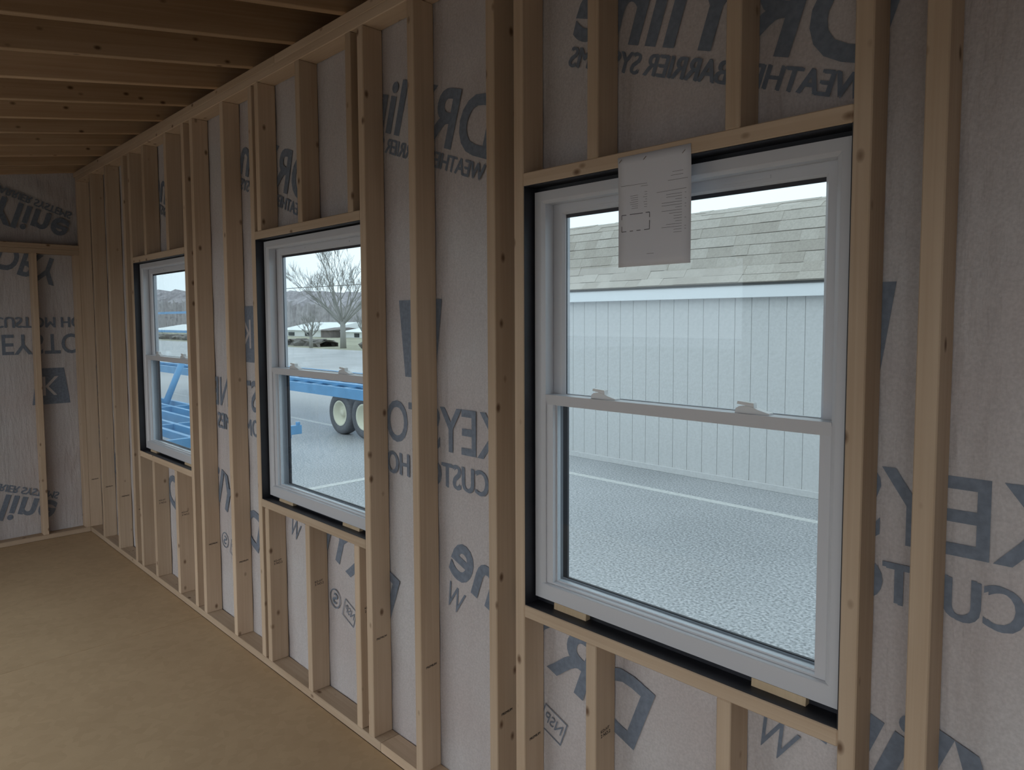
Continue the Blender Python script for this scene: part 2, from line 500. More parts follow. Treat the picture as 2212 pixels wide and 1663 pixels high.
# grade stamps on the sides of the studs
for b, zz, k in [(-6.461, .42, 0), (-6.062, .425, 0), (-5.670, .42, 0), (-5.275, .40, 0), (-4.047, .43, 0), (-3.635, .43, 0), (-2.344, .435, 0), (-2.027, .43, 0), (-1.622, .42, 0), (-1.498, .39, 0)]:
    lettering('grade_stamp', 'PREMIUM', (b + .0006, .018 + random.uniform(0, .008), zz), (0, 1, .06), (0, 0, 1), .048, .0085, M_STAMP, studs[b], .01)
for b, st in low_crip:
    for i, (t, h, wd_) in enumerate((('KD-HT', .009, .040), ('2 NO.2', .010, .044))):
        lettering('grade_stamp', t, (b + .0006, .022, .535 - i * .014 + random.uniform(-.002, .002)), (0, 1, .05), (0, 0, 1), wd_, h, M_STAMP, st, .02)

# ------------------------------------------------------------------ house wrap
def grid_panel(x0, x1, z0, z1, y, mb, step=0.06):
    nx = max(1, round((x1 - x0) / step)); nz = max(1, round((z1 - z0) / step))
    b = len(mb.v)
    for j in range(nz + 1):
        for i in range(nx + 1):
            x = x0 + (x1 - x0) * i / nx; z = z0 + (z1 - z0) * j / nz
            dy = 0.0014 * (math.sin(x * 23 + z * 5) + math.sin(x * 11 - z * 17 + 1.3)) + 0.0028
            mb.v.append((x, y + dy, z))
    for j in range(nz):
        for i in range(nx):
            k = b + j * (nx + 1) + i
            mb.f.append((k, k + 1, k + nx + 2, k + nx + 1))
YW = SD
mb = MB(); sh = MB()
zs_lo, zs_hi = -0.05, ZT - .001
xs = [-6.62] + sorted([v for r in RO for v in r[:2]]) + [XR + .1]
for a, b in zip(xs, xs[1:]):
    hit = [r for r in RO if abs(r[0] - a) < 1e-6]
    spans = [(zs_lo, hit[0][2]), (hit[0][3], zs_hi)] if hit else [(zs_lo, zs_hi)]
    for c, d in spans:
        grid_panel(a, b, c, d, YW, mb)
        sh.box(a, b, YW + .0075, YW + .0225, c, d)
wrap = mb.obj('house_wrap', M_WRAP, wf, True, (0, YW, 0))
sh.obj('outer_cladding', M_SIDING, wf, False, (0, YW, 0))

YPn = YW - .0006
LC, LS = math.cos(math.radians(18.7)), math.sin(math.radians(18.7))
def on_front(org, d, u): return (org[0], YPn, org[1]), (d[0], 0, d[1]), (u[0], 0, u[1])
def put_front(body, org, d, u, w, h, bold, sp=1.0, mat=M_PRINT, off=0.0):
    o, dd, uu = on_front(org, d, u)
    cut_openings(lettering('printed_lettering', body, (o[0], o[1] - off, o[2]), dd, uu, w, h, mat, wrap, bold, sp))
dA, uA = (-LC, LS), (LS, LC)
def add2(o, d, a, u, b): return (o[0] + d[0] * a + u[0] * b, o[1] + d[1] * a + u[1] * b)
for k in range(5):                       # upper row
    o = (0.65 - 1.2 * k, 2.24)
    put_front('DRYline', o, dA, uA, .885, .205, .022)
    put_front('WEATHER BARRIER SYSTEMS', add2(o, dA, 0.0, uA, -.071), dA, uA, .87, .055, .02, .95)
LC2, LS2 = math.cos(math.radians(20.8)), math.sin(math.radians(20.8))
dA, uA = (-LC2, LS2), (LS2, LC2)
for k in range(6):                       # lower row
    o = (0.048 - 1.2 * k, 0.483)
    put_front('DRYline', o, dA, uA, .885, .205, .022)
    put_front('W', add2(o, dA, .765, uA, -.118), dA, uA, .095, .092, .0)
    # test agency mark
    n0 = add2(o, dA, .22, uA, -.20)
    put_front('NSP', add2(n0, dA, .012, uA, .030), dA, uA, .075, .035, .0)
    put_front('S', add2(n0, dA, .155, uA, .005), dA, uA, .035, .05, .02)
def flat_poly(name, pts2, y, mat, parent, plane):
    vs = [plane(p) for p in pts2]
    return mesh_obj(name, vs, [tuple(range(len(vs)))], mat, parent)
def line_ring(name, outer, inner, plane, mat, parent):
    n = len(outer)
    vs = [plane(p) for p in outer] + [plane(p) for p in inner]
    return mesh_obj(name, vs, [(i, (i + 1) % n, n + (i + 1) % n, n + i) for i in range(n)], mat, parent)
fp = lambda p: (p[0], YPn, p[1])
for k in range(6):
    o = add2((0.048 - 1.2 * k, 0.483), dA, .22, uA, -.20)
    q = [add2(o, dA, a, uA, b) for a, b in ((0, 0), (.1, 0), (.1, .085), (0, .085))]
    qi = [add2(o, dA, a, uA, b) for a, b in ((.004, .004), (.096, .004), (.096, .081), (.004, .081))]
    line_ring('printed_frame', q, qi, fp, M_PRINT, wrap)
    c = [(.172 + .045 * math.cos(t * math.pi / 12), .03 + .045 * math.sin(t * math.pi / 12)) for t in range(24)]
    ci = [(.172 + .039 * math.cos(t * math.pi / 12), .03 + .039 * math.sin(t * math.pi / 12)) for t in range(24)]
    line_ring('printed_frame', [add2(o, dA, a, uA, b) for a, b in c], [add2(o, dA, a, uA, b) for a, b in ci], fp, M_PRINT, wrap)
for k in range(5):                       # middle row
    s = -0.248 - 1.497 * k
    put_front('KEYSTONE', (s + .05, 1.236), (-1, 0), (0, 1), .897, .165, .012)
    put_front('CUSTOM HOMES', (s - .008, 1.106), (-1, 0), (0, 1), .775, .088, .012)
    lx = s - .251
    cut_openings(flat_poly('printed_emblem', [(lx, 1.79), (lx - .261, 1.79), (lx - .226, 1.497), (lx - .042, 1.497)], YPn, M_PRINT, wrap, fp))
    put_front('K', (lx - .075, 1.57), (-1, 0), (0, 1), .11, .15, .0, mat=M_WRAP, off=.0005)

# ------------------------------------------------------------------ far end wall
wl_ = empty('wall_left', (XL, -1.7, 0), 'far end stud wall with upside down printed house wrap and sloped top', 'wall', kind='structure')
X0, X1 = XL - SD, XL
roof_z = lambda y: ZT + y * TS
board('bottom_plate', 'y', X0, X1, YB, 0, 0, ZB, M_PINE, wl_)
board('top_plate', 'y', X0, X1, YB, 0, 2.242, 2.280, M_PINE, wl_)
board('top_plate', 'y', X0, X1, YB, 0, 2.2805, 2.318, M_PINE, wl_)
yy = [(-.036, -.0005), (-.330, -.292)] + [(-.33 - .406 * k, -.292 - .406 * k) for k in range(1, 6)]
for a, b in yy:
    board('stud', 'z', X0, X1, a, b, ZB, 2.242, M_PINE, wl_)
mb = MB(); sh = MB()
ny, nz = 60, 50
for j in range(nz + 1):
    for i in range(ny + 1):
        y = YB - .1 + (SD - YB + .1) * i / ny
        zt = roof_z(y) + .25
        z = -.05 + (zt + .05) * j / nz
        dx = .0022 * (math.sin(y * 21 + z * 6) + math.sin(y * 9 - z * 19)) + .0045
        if z > 2.35: dx += .012 * (1 + math.sin((y * .6 + z) * 26)) * .6
        mb.v.append((X0 - dx, y, z))
for j in range(nz):
    for i in range(ny):
        k = j * (ny + 1) + i
        mb.f.append((k, k + 1, k + ny + 2, k + ny + 1))
wrapL = mb.obj('house_wrap', M_WRAP, wl_, True, (X0, 0, 0))
sh.prism([(YB - .1, -.05), (SD, -.05), (SD, roof_z(SD) + .3), (YB - .1, roof_z(YB - .1) + .3)], 'x', X0 - .05, X0 - .032)
sh.obj('outer_cladding', M_SIDING, wl_, False, (X0, 0, 0))
def put_left(body, org, d, u, w, h, bold, sp=1.0, mat=M_PRINT, off=0.0):
    lettering('printed_lettering', body, (X0 + .0006 + off, org[0], org[1]), (0, d[0], d[1]), (0, u[0], u[1]), w, h, mat, wrapL, bold, sp)
dB, uB = (LC, -LS), (-LS, -LC)
for o in ((-.867, 2.80), (-1.04, .557), (-2.2, .557), (-2.07, 2.60)):
    put_left('DRYline', o, dB, uB, .885, .205, .022)
    put_left('WEATHER BARRIER SYSTEMS', add2(o, dB, 0, uB, -.071), dB, uB, .87, .055, .02, .95)
put_left('DRY', (-.50, 2.325), dB, uB, .42, .205, .022)
for k in range(2):
    s = -.60 - 1.497 * k
    put_left('KEYSTONE', (s - .05, 1.618), (1, 0), (0, -1), .897, .16, .012)
    put_left('CUSTOM HOMES', (s + .02, 1.752), (1, 0), (0, -1), .775, .083, .012)
    lx = s + .251
    fpl = lambda p: (X0 + .0006, p[0], p[1])
    flat_poly('printed_emblem', [(lx, 1.06), (lx + .261, 1.06), (lx + .226, 1.347), (lx + .042, 1.347)], 0, M_PRINT, wrapL, fpl)
    put_left('K', (lx + .075, 1.28), (1, 0), (0, -1), .11, .15, 0, mat=M_WRAP, off=.0005)

# ------------------------------------------------------------------ opposite wall (unseen, open bays shaped to let in sky light) and near end wall
wb = empty('wall_back', (-2.3, YB, 0), 'unseen rear wall with two open bays shaped to let in light', 'wall', kind='structure')
zb = roof_z(YB)
BAYS = [(-5.3, -2.3), (-0.9, 1.3)]  # unseen openings, placed and sized for the light they let in
xs = [XL - SD] + [v for b in BAYS for v in b] + [XR + SD]
for i in range(0, len(xs), 2):
    box('wall_panel', xs[i], xs[i + 1], YB - SD, YB, 0, zb, M_WRAP, wb)
for a, b in BAYS:
    box('header', a, b, YB - SD, YB, 2.12, zb, M_PINE, wb)
wr = empty('wall_right', (XR, -1.7, 0), 'near end wall behind the camera', 'wall', kind='structure')
m_ = MB(); m_.prism([(YB, 0), (SD, 0), (SD, roof_z(SD)), (YB, roof_z(YB))], 'x', XR, XR + SD)
m_.obj('wall_panel', M_WRAP, wr)

# ------------------------------------------------------------------ roof: rafters and deck
ce = empty('ceiling', (-2.3, -1.7, 2.9), 'open sloped roof framing of bare rafters', 'ceiling', kind='structure')
RH = 0.235
YE = -3.6            # outer end of the rear eave, extended out of view to block sky light
Lr = (YE - .45) / math.cos(SL)
rot = Matrix.Rotation(-math.pi / 2 + SL, 4, 'X')
ymid = (YE + .45) / 2
rx = -2.494 - .4075 * 10
k = 0
while rx + .4075 * k < XR:
    x = rx + .4075 * k
    zc = ZT + ymid * TS + (RH / 2) / math.cos(SL)
    link('rafter', box_mesh(.038, RH, -Lr, M_RAFT, .0025), ce, Matrix.Translation((x + .019, ymid, zc)) @ rot)
    k += 1
for i in range(7):
    xa = XL - .4 + i * 1.25
    zc = ZT + ymid * TS + (RH + .007) / math.cos(SL)
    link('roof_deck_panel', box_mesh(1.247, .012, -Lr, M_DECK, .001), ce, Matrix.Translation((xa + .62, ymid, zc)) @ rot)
box('blocking', XL - SD, XR + SD, YB - SD, YB, roof_z(YB) + .001, roof_z(YB) + RH - .01, M_RAFT, ce)
board('fascia', 'x', -6.9, XR + .2, .452, .475, ZT - .02, ZT + .34, M_RAFT, ce)
board('soffit', 'x', -6.9, XR + .2, SD + .024, .452, ZT - .012, ZT - .001, M_RAFT, ce)

# ------------------------------------------------------------------ windows
def bead(pts): return pts
def make_window(n, ro, label):
    rx0, rx1, rz0, rz1 = ro
    w = empty('window_%d' % n, (((rx0 + rx1) / 2), .04, rz0), label, 'window', kind='structure')
    x0, x1, z0, z1 = rx0 + .010, rx1 - .010, .857, 2.094
    # vinyl frame
    m = MB()
    m.ring([(0, 0, 0, .130), (0, 0, 0, .040), (.025, .045, .027, .040), (.0275, .047, .0295, .0415), (.036, .049, .036, .048), (.036, .049, .036, .082),
            (.030, .049, .030, .083), (.030, .045, .030, .118), (.044, .050, .044, .119), (.044, .050, .044, .130)], x0, x1, z0, z1)
    m.obj('frame', M_VINYL, w, False, (x0, .04, z0))
    zm = 1.4885
    # upper sash (outer track)
    m = MB(); ux0, ux1, uz0, uz1 = x0 + .031, x1 - .031, zm - .036, z1 - .031
    m.ring([(0, 0, 0, .112), (0, 0, 0, .085), (.038, .030, .030, .085), (.046, .036, .036, .093), (.046, .036, .036, .112)], ux0, ux1, uz0, uz1)
    us = m.obj('upper_sash', M_VINYL, w, False, (ux0, .085, uz0))
    g = MB(); g.ring([(.044, .034, .034, .0955), (.0465, .0365, .046, .0955), (.0465, .0365, .046, .1005), (.044, .034, .034, .1005)], ux0, ux1, uz0, uz1)
    g.obj('gasket', M_GASK, us)
    g = MB(); g.box(ux0 + .046, ux1 - .046, .0965, .0995, uz0 + .036, uz1 - .038)
    g.obj('glass_pane', M_GLASS, us)
    for cx in (ux0 + .23, ux1 - .23):
        g = MB(); g.box(cx - .06, cx + .06, .083, .0852, uz1 - .022, uz1 - .014); g.obj('finger_pull', M_VINYL, us)
    # lower sash (inner track)
    m = MB(); lx0, lx1, lz0, lz1 = x0 + .034, x1 - .034, z0 + .030, zm
    m.ring([(0, 0, 0, .080), (0, 0, 0, .052), (.0275, .024, .031, .052), (.0290, .0262, .0315, .0655), (.0335, .0300, .034, .0656), (.0335, .0300, .034, .080)], lx0, lx1, lz0, lz1)
    ls = m.obj('lower_sash', M_VINYL, w, False, (lx0, .052, lz0))
    g = MB(); g.box(lx0 + .0325, lx1 - .0325, .0662, .0692, lz0 + .029, lz1 - .033)
    g.obj('glass_pane', M_GLASS, ls)
    g = MB(); g.prism([(.044, lz1 - .0005), (.060, lz1 + .0003), (.060, lz1 - .030), (.0517, lz1 - .0310)], 'x', lx0 + .001, lx1 - .001)
    g.obj('meeting_rail', M_VINYL, ls)
    # dark screen frame outside
    m = MB(); m.ring([(0, 0, 0, .1185), (.018, .003, .018, .1185), (.018, .003, .018, .126), (0, 0, 0, .126)], x0 + .0445, x1 - .0445, z0 + .0505, zm - .01)
    m.obj('screen_frame', M_GASK, w)
    # sash locks
    for cx in (lx0 + (lx1 - lx0) * .248, lx0 + (lx1 - lx0) * .772):
        m = MB()
        prof = [(-.040, 0), (.046, 0), (.046, .004), (.034, .0065), (.020, .010), (.004, .0155), (-.014, .018), (-.029, .016), (-.038, .010)]
        m.prism([(cx + a, zm + b) for a, b in prof], 'y', .056, .078)
        lk = m.obj('sash_lock', M_LOCK, ls)
        m = MB()
        prof = [(-.036, .021), (-.034, .028), (.006, .025), (.008, .014), (-.004, .0135), (-.012, .0185)]
        m.prism([(cx + a, zm + b) for a, b in prof], 'y', .058, .074)
        m.obj('lock_lever', M_LOCK, lk)
    # black flashing lining the opening
    fm = [(rx0 + .0002, rx0 + .0022, rz0, rz1), (rx1 - .0022, rx1 - .0002, rz0, rz1), (rx0 + .0022, rx1 - .0022, rz1 - .0022, rz1 - .0002), (rx0 + .0022, rx1 - .0022, rz0 + .0002, rz0 + .0022)]
    for a, b, c, d in fm:
        box('flashing_tape', a, b, .003, .089, c, d, M_FLASH, w)
    # black foam/flange filling the gap round the frame
    m = MB(); m.ring([(.0022, .0022, .0022, .060), (.0098, .0175 + (.840 - rz0), rz1 - z1 - .0005, .060), (.0098, .0175 + (.840 - rz0), rz1 - z1 - .0005, .089), (.0022, .0022, .0022, .089)], rx0, rx1, rz0, rz1)
    m.obj('gap_seal', M_FLASH, w)
    return w
make_window(1, RO[0], 'large near white double hung window facing the grey shed')
make_window(2, RO[1], 'middle white double hung window with bare tree outside')
make_window(3, RO[2], 'farthest white double hung window near the corner')

def shim(x0, x1, zb_, zt, label):
    m = MB()
    m.prism([(.0395, zb_), (.059, zb_), (.059, zt), (.041, zt - .0012)], 'x', x0, x1)
    o = m.obj('wood_shim', M_SHIM)
    return tag(o, label, 'shim', 'wood shims under the windows')
shim(-1.411, -1.287, .8362, .8568, 'thin wood shim under the left corner of the near window')
shim(-.777, -.647, .8362, .8568, 'thin wood shim under the right end of the near window')
shim(-3.197, -3.061, .8422, .8568, 'thin wood shim under the left corner of the middle window')
shim(-2.62, -2.49, .8422, .8568, 'thin wood shim under the right end of the middle window')
shim(-5.048, -4.935, .8422, .8568, 'thin wood shim under the left corner of the farthest window')
shim(-4.434, -4.30, .8422, .8568, 'thin wood shim under the right end of the farthest window')

# ------------------------------------------------------------------ sheet of paper stapled to the header
pw, ph = .2165, .286
px0, pz1 = -1.149, 2.135
def pap(s, t, off=0.0):
    """s across 0..1, t down 0..1"""
    y = -.0018 - .016 * max(0, t - .12) ** 1.3 - .003 * math.sin(s * 3.1) * t - off
    return (px0 + s * pw + .014 * t * (1 - .25 * s), y, pz1 - t * ph)
vs, fs = [], []
NS, NT = 8, 14
for layer in (0.0, -.0003):
    for j in range(NT + 1):
        for i in range(NS + 1):
            x, y, z = pap(i / NS, j / NT); vs.append((x, y - layer, z))
NL = (NS + 1) * (NT + 1)
for j in range(NT):
    for i in range(NS):
        k = j * (NS + 1) + i
        fs.append((k, k + 1, k + NS + 2, k + NS + 1)); fs.append((NL + k, NL + k + NS + 1, NL + k + NS + 2, NL + k + 1))
edge = [i for i in range(NS + 1)] + [j * (NS + 1) + NS for j in range(1, NT + 1)] + [NT * (NS + 1) + i for i in range(NS - 1, -1, -1)] + [j * (NS + 1) for j in range(NT - 1, 0, -1)]
for a, b in zip(edge, edge[1:] + edge[:1]): fs.append((a, b, NL + b, NL + a))
paper = tag(mesh_obj('paper_sheet', vs, fs, M_PAPER, None, True), 'white printed plan sheet stapled to the header over the near window', 'paper')
ink = MB()
def stroke(s0, t0, s1, t1, wd_=.0016):
    n = 4
    dx, dz = (s1 - s0) * pw, (t1 - t0) * ph
    L = math.hypot(dx, dz); ox, oz = -dz / L * wd_ / pw / 2, dx / L * wd_ / ph / 2
    for i in range(n):
        a, b = i / n, (i + 1) / n
        q = [(s0 + (s1 - s0) * a + ox, t0 + (t1 - t0) * a + oz), (s0 + (s1 - s0) * b + ox, t0 + (t1 - t0) * b + oz),
             (s0 + (s1 - s0) * b - ox, t0 + (t1 - t0) * b - oz), (s0 + (s1 - s0) * a - ox, t0 + (t1 - t0) * a - oz)]
        bi = len(ink.v)
        ink.v += [pap(s_, t_, .0006) for s_, t_ in q]; ink.f.append((bi, bi + 1, bi + 2, bi + 3))
# floor plan outline
for a in ((.05, .53, .12, .53), (.17, .53, .36, .53), (.40, .53, .455, .53), (.05, .68, .12, .68), (.17, .68, .22, .68), (.27, .68, .33, .68), (.38, .68, .455, .68),
          (.05, .53, .05, .57), (.05, .63, .05, .68), (.455, .53, .455, .575), (.455, .60, .455, .68)): stroke(*a, .0017)
rr = random.Random(3)
fine = .0008
stroke(.04, .265, .42, .27, fine); stroke(.33, .29, .43, .29, fine)
for i in range(7):
    stroke(.17 + rr.random() * .03, .365 + i * .019, .29, .365 + i * .019, fine)
    stroke(.36 + rr.random() * .04, .345 + i * .022, .42, .345 + i * .022, fine)
stroke(.70, .28, .96, .28, fine); stroke(.74, .24, .9, .24, fine); stroke(.76, .21, .9, .21, fine)
stroke(.55, .37, .94, .365, fine)
for i in range(15):
    s0 = rr.choice([.62, .68, .72, .78, .80]); stroke(s0, .40 + i * .0235, .885, .40 + i * .0235, fine)
    if rr.random() < .4: stroke(.92, .40 + i * .0235, .94, .40 + i * .0235, fine)
stroke(.42, .895, .52, .895, fine)
tag(ink.obj('printed_text', M_INK, paper), kind='stuff')
for s, t in ((.035, .035), (.385, .045), (.905, .055)):
    a, b = pap(s - .014, t + .014, .0009), pap(s + .026, t - .012, .0009)
    m = MB(); m.tube([a, b], .0009, 5); m.obj('staple', M_STEEL, paper)

# ------------------------------------------------------------------ outdoors: lot and painted lines
GZ = -0.224
gr = empty('ground', (-20, 10, GZ), 'grey asphalt parking lot outside', 'ground', kind='structure')
mesh_obj('asphalt', [(-160, -60, GZ), (60, -60, GZ), (60, 23, GZ), (-160, 23, GZ), (-160, -60, GZ - .3), (60, -60, GZ - .3), (60, 23, GZ - .3), (-160, 23, GZ - .3)],
         [(0, 1, 2, 3), (7, 6, 5, 4), (0, 4, 5, 1), (1, 5, 6, 2), (2, 6, 7, 3), (3, 7, 4, 0)], M_ASPH, gr, origin=(0, 0, GZ))
mesh_obj('grass_verge', [(-400, 23, GZ - .02), (200, 23, GZ - .02), (200, 300, GZ + 1.2), (-400, 300, GZ + 1.2), (-400, 23, GZ - .4), (200, 23, GZ - .4), (200, 300, GZ - .4), (-400, 300, GZ - .4)],
         [(0, 1, 2, 3), (7, 6, 5, 4), (0, 4, 5, 1), (1, 5, 6, 2), (2, 6, 7, 3), (3, 7, 4, 0)], M_GRASS, gr, origin=(0, 23, GZ))
box('bounce_cut_sheet', -30, 20, -40, -2.82, GZ, GZ + .004, M_BOUNCE_CUT, gr)  # unseen dark sheet added behind the building to cut bounced light
box('painted_line', -20, 4, 5.16, 5.26, GZ, GZ + .003, M_LINE, gr)
box('painted_line', -7.40, -7.29, 1.2, 5.16, GZ, GZ + .003, M_LINE, gr)
box('painted_line', -4.70, -4.59, -1, 0.3, GZ, GZ + .003, M_LINE, gr)

# ------------------------------------------------------------------ grey shed
SX0, SX1, SY = -7.3, 0.9, 6.09
shed = empty('shed', ((SX0 + SX1) / 2, SY, GZ), 'grey grooved panel shed with brown shingle roof across the painted line', 'shed')
n = int((SX1 - SX0) / .2032)
for i in range(n):
    xa = SX0 + i * .2032
    box('siding_board', xa + .0025, xa + .2032 - .0025, SY, SY + .016, GZ + .075, 1.96, M_SIDING, shed, .002)
box('siding_backing', SX0, SX0 + n * .2032, SY + .010, SY + .05, GZ + .06, 1.96, M_SIDING, shed)
box('skirt_board', SX0, SX0 + n * .2032, SY - .02, SY + .05, GZ, GZ + .075, M_SIDING, shed, .004)
for xe in (SX0, SX0 + n * .2032 - .05):
    box('end_wall', xe, xe + .05, SY + .05, SY + 1.6, GZ, 1.96, M_SIDING, shed)
box('fascia_board', SX0 - .1, SX1 + .1, SY - .10, SY - .075, 1.945, 2.085, M_TRIMW, shed, .003)
box('soffit', SX0 - .1, SX1 + .1, SY - .075, SY + .0, 1.945, 1.96, M_TRIMW, shed)
# gambrel profile (y, z) from the eave up
exps = [(.040, 36), (.143, 40), (.143, 50), (.143, 61), (.143, 63), (.143, 64), (.143, 62), (.143, 56), (.143, 30), (.143, 20), (.143, 18)]
prof = [(SY - .115, 2.082)]
for L, a in exps:
    a = math.radians(a); y, z = prof[-1]
    prof.append((y + L * math.cos(a), z + L * math.sin(a)))
mid = prof[-1]
m = MB()
m.prism(prof + [(mid[0] + .02, mid[1] + .004), (mid[0] + .45, mid[1] - .14), (mid[0] + .9, 2.082)], 'x', SX0 - .1, SX1 + .1)
m.obj('roof_body', M_COURSE_SHADOW, shed)  # coloured black so the gaps between courses read as shadow
shm = {}
for c in range(len(prof) - 1):
    (ya, za), (yb, zb2) = prof[c], prof[c + 1]
    L = math.hypot(yb - ya, zb2 - za); ang = math.atan2(zb2 - za, yb - ya)
    x = SX0 - .1 - (c % 3) * .11
    while x < SX1 + .1:
        wdt = rr.choice([.20, .26, .33])
        a0, a1 = max(x, SX0 - .1), min(x + wdt - .003, SX1 + .1)
        if a1 - a0 > .05 and c > 0:
            a1r = round(a1 - a0, 2)
            th = rr.choice([.016, .018, .022])
            me = box_mesh(a1r, L - .007, th, M_SHING, 0)
            mt = Matrix.Translation(((a0 + a1) / 2, (ya + yb) / 2, (za + zb2) / 2)) @ Matrix.Rotation(ang, 4, 'X') @ Matrix.Translation((0, 0, th / 2 + .001))
            link('shingle', me, shed, mt)
        x += wdt

# ------------------------------------------------------------------ blue flatbed trailer on tandem wheels
def wheel(parent, x, y, z, R=.36):
    m = MB(); nseg = 32
    prof_ = [(R * .60, -.09), (R * .88, -.10), (R * .97, -.085), (R, -.05), (R, .05), (R * .97, .085), (R * .88, .10), (R * .60, .09)]
    for k in range(nseg):
        t = 2 * math.pi * k / nseg
        for r, yy_ in prof_: m.v.append((x + r * math.cos(t), y + yy_, z + r * math.sin(t)))
    q = len(prof_)
    for k in range(nseg):
        for j in range(q):
            a, b = k * q + j, k * q + (j + 1) % q
            c, d = ((k + 1) % nseg) * q + (j + 1) % q, ((k + 1) % nseg) * q + j
            m.f.append((a, b, c, d))
    e = empty('wheel', (x, y, z)); setp(e, parent)
    m.obj('tire', M_TIRE, e, True, (x, y, z))
    m = MB(); prof_ = [(R * .60, -.092), (R * .54, -.095), (R * .50, -.07), (R * .42, -.02), (R * .18, -.015), (R * .16, -.05), (0.001, -.05)]
    q = len(prof_)
    for k in range(nseg):
        t = 2 * math.pi * k / nseg
        for r, yy_ in prof_: m.v.append((x + r * math.cos(t), y + yy_, z + r * math.sin(t)))
    for k in range(nseg):
        for j in range(q - 1):
            m.f.append((k * q + j, k * q + j + 1, ((k + 1) % nseg) * q + j + 1, ((k + 1) % nseg) * q + j))
    m.obj('rim', M_RIM, e, True, (x, y, z))
TY = 4.75
tr = empty('flatbed_trailer', (-12, TY + 1, GZ), 'long blue steel flatbed trailer with cream wheels beyond the middle window', 'trailer')
TX0, TX1 = -21.0, -7.6
m = MB(); m.box(TX0, TX1, TY, TY + .05, .41, .58); m.obj('side_beam', M_BLUE, tr)
m = MB(); m.box(TX0, TX1, TY + 2.0, TY + 2.05, .41, .58); m.obj('side_beam', M_BLUE, tr)
for k in range(24):
    xa = TX0 + .3 + k * .56
    box('cross_member', xa, xa + .07, TY + .05, TY + 2.0, .50, .56, M_BLUE, tr)
for k in range(4):
    ya = TY + .35 + k * .42
    box('deck_rail', TX0, TX1, ya, ya + .12, .561, .60, M_BLUE, tr)
for xw in (-10.55, -9.83):
    wheel(tr, xw, TY + .12, GZ + .36)
    wheel(tr, xw, TY + 1.9, GZ + .36)
    m = MB(); m.tube([(xw, TY + .1, GZ + .36), (xw, TY + 1.95, GZ + .36)], .04, 10); m.obj('axle', M_BLUE, tr)
box('axle_hanger', -10.9, -9.5, TY + .22, TY + .30, .2, .41, M_BLUE, tr)
box('winch_block', -11.2, -10.6, TY + 1.7, TY + 1.95, .60, .68, M_BLUE, tr)
# rack of horizontal rails at the trailer's far end
for z in (1.43, 1.885):
    box('rack_rail', -21.0, -15.3, TY, TY + .06, z, z + .055, M_BLUE, tr)
for x in (-20.9, -15.36):
    box('rack_post', x, x + .06, TY - .001, TY + .061, .58, 1.94, M_BLUE, tr)

# low blue steel frame nearer to the building
fr_ = empty('steel_frame', (-11, 2.2, GZ), 'low blue steel ladder frame lying in front of the flatbed trailer', 'trailer')
for ya in (1.30, 1.66, 1.93, 2.30, 2.62, 2.93):
    x1 = -8.801
    box('channel', -15.2, x1, ya, ya + .06, .20 if ya not in (2.30, 2.93) else .13, .30, M_BLUE, fr_)
for xa in (-14.2, -12.3, -10.20):
    box('cross_bar', xa, xa + .06, 1.30, 2.99, .16, .298, M_BLUE, fr_)
box('cross_bar', -8.80, -8.735, 1.25, 3.11, .185, .305, M_BLUE, fr_, .004)
box('upright_tab', -8.79, -8.74, 3.045, 3.09, .306, .348, M_BLUE, fr_, .004)
for xa in (-14.6, -11.3):
    for ya in (1.31, 2.55):
        box('leg', xa, xa + .08, ya, ya + .08, GZ, .20, M_BLUE, fr_)
m = MB(); m.tube([(-13.0, 2.78, .25), (-13.35, 3.25, 1.05)], .055, 12); m.obj('jack_tube', M_BLUE, fr_, True)

# ------------------------------------------------------------------ bare trees
def tree(name, base, height, spread, depth, seed, label, trunk_h, r0, group=None):
    rg = random.Random(seed)
    e = empty(name, base, label, 'tree', group)
    tm = MB(); bmb = MB()
    B = Vector(base)
    top = B + Vector((0, 0, trunk_h))
    tm.tube([tuple(B - Vector((0, 0, .1))), tuple(B + Vector((0, 0, trunk_h * .5))), tuple(top)], [r0 * 1.2, r0, r0 * .9], 8)
    def grow(p, d, L, r, lev):
        pts = [p]; rads = [r]; cur = p; dd = d.copy(); nseg = 3
        for i in range(nseg):
            dd = (dd + Vector((rg.uniform(-.12, .12), rg.uniform(-.12, .12), rg.uniform(-.02, .10)))).normalized()
            cur = cur + dd * (L / nseg)
            pts.append(cur); rads.append(r * (1 - .5 * (i + 1) / nseg))
        bmb.tube([tuple(q) for q in pts], rads, 4 if lev else 5)
        if lev >= depth: return
        for i in range(3 if lev < 2 else 4):
            t = rg.uniform(.35, 1.0); k = min(int(t * nseg), nseg - 1)
            q = pts[k].lerp(pts[k + 1], t * nseg - k)
            nd = (dd + Vector((rg.uniform(-.6, .6), rg.uniform(-.6, .6), rg.uniform(-.15, .45)))).normalized()
            grow(q, nd, L * rg.uniform(.5, .72), max(rads[k] * .55, .008), lev + 1)
    nb = 13 if depth > 3 else 9
    for i in range(nb):
        a = 2 * math.pi * i / nb + rg.uniform(-.2, .2); s = spread * rg.uniform(.35, 1.0)
        d = Vector((math.cos(a) * s, math.sin(a) * s, 1)).normalized()
        grow(top - Vector((0, 0, rg.uniform(0, trunk_h * .25))), d, (height - trunk_h) * rg.uniform(.55, .75), r0 * .36, 0)
    tm.obj('trunk', M_BARK, e, True); bmb.obj('branches', M_BARK, e)
    return e
tree('bare_tree', (-42.9, 24.5, GZ), 6.4, 1.25, 4, 5, 'large bare spreading tree in the middle window', 2.0, .19)
tree('bare_tree', (-45.7, 23.6, GZ), 2.3, 1.3, 3, 9, 'small bare tree left of the large tree', .9, .12)
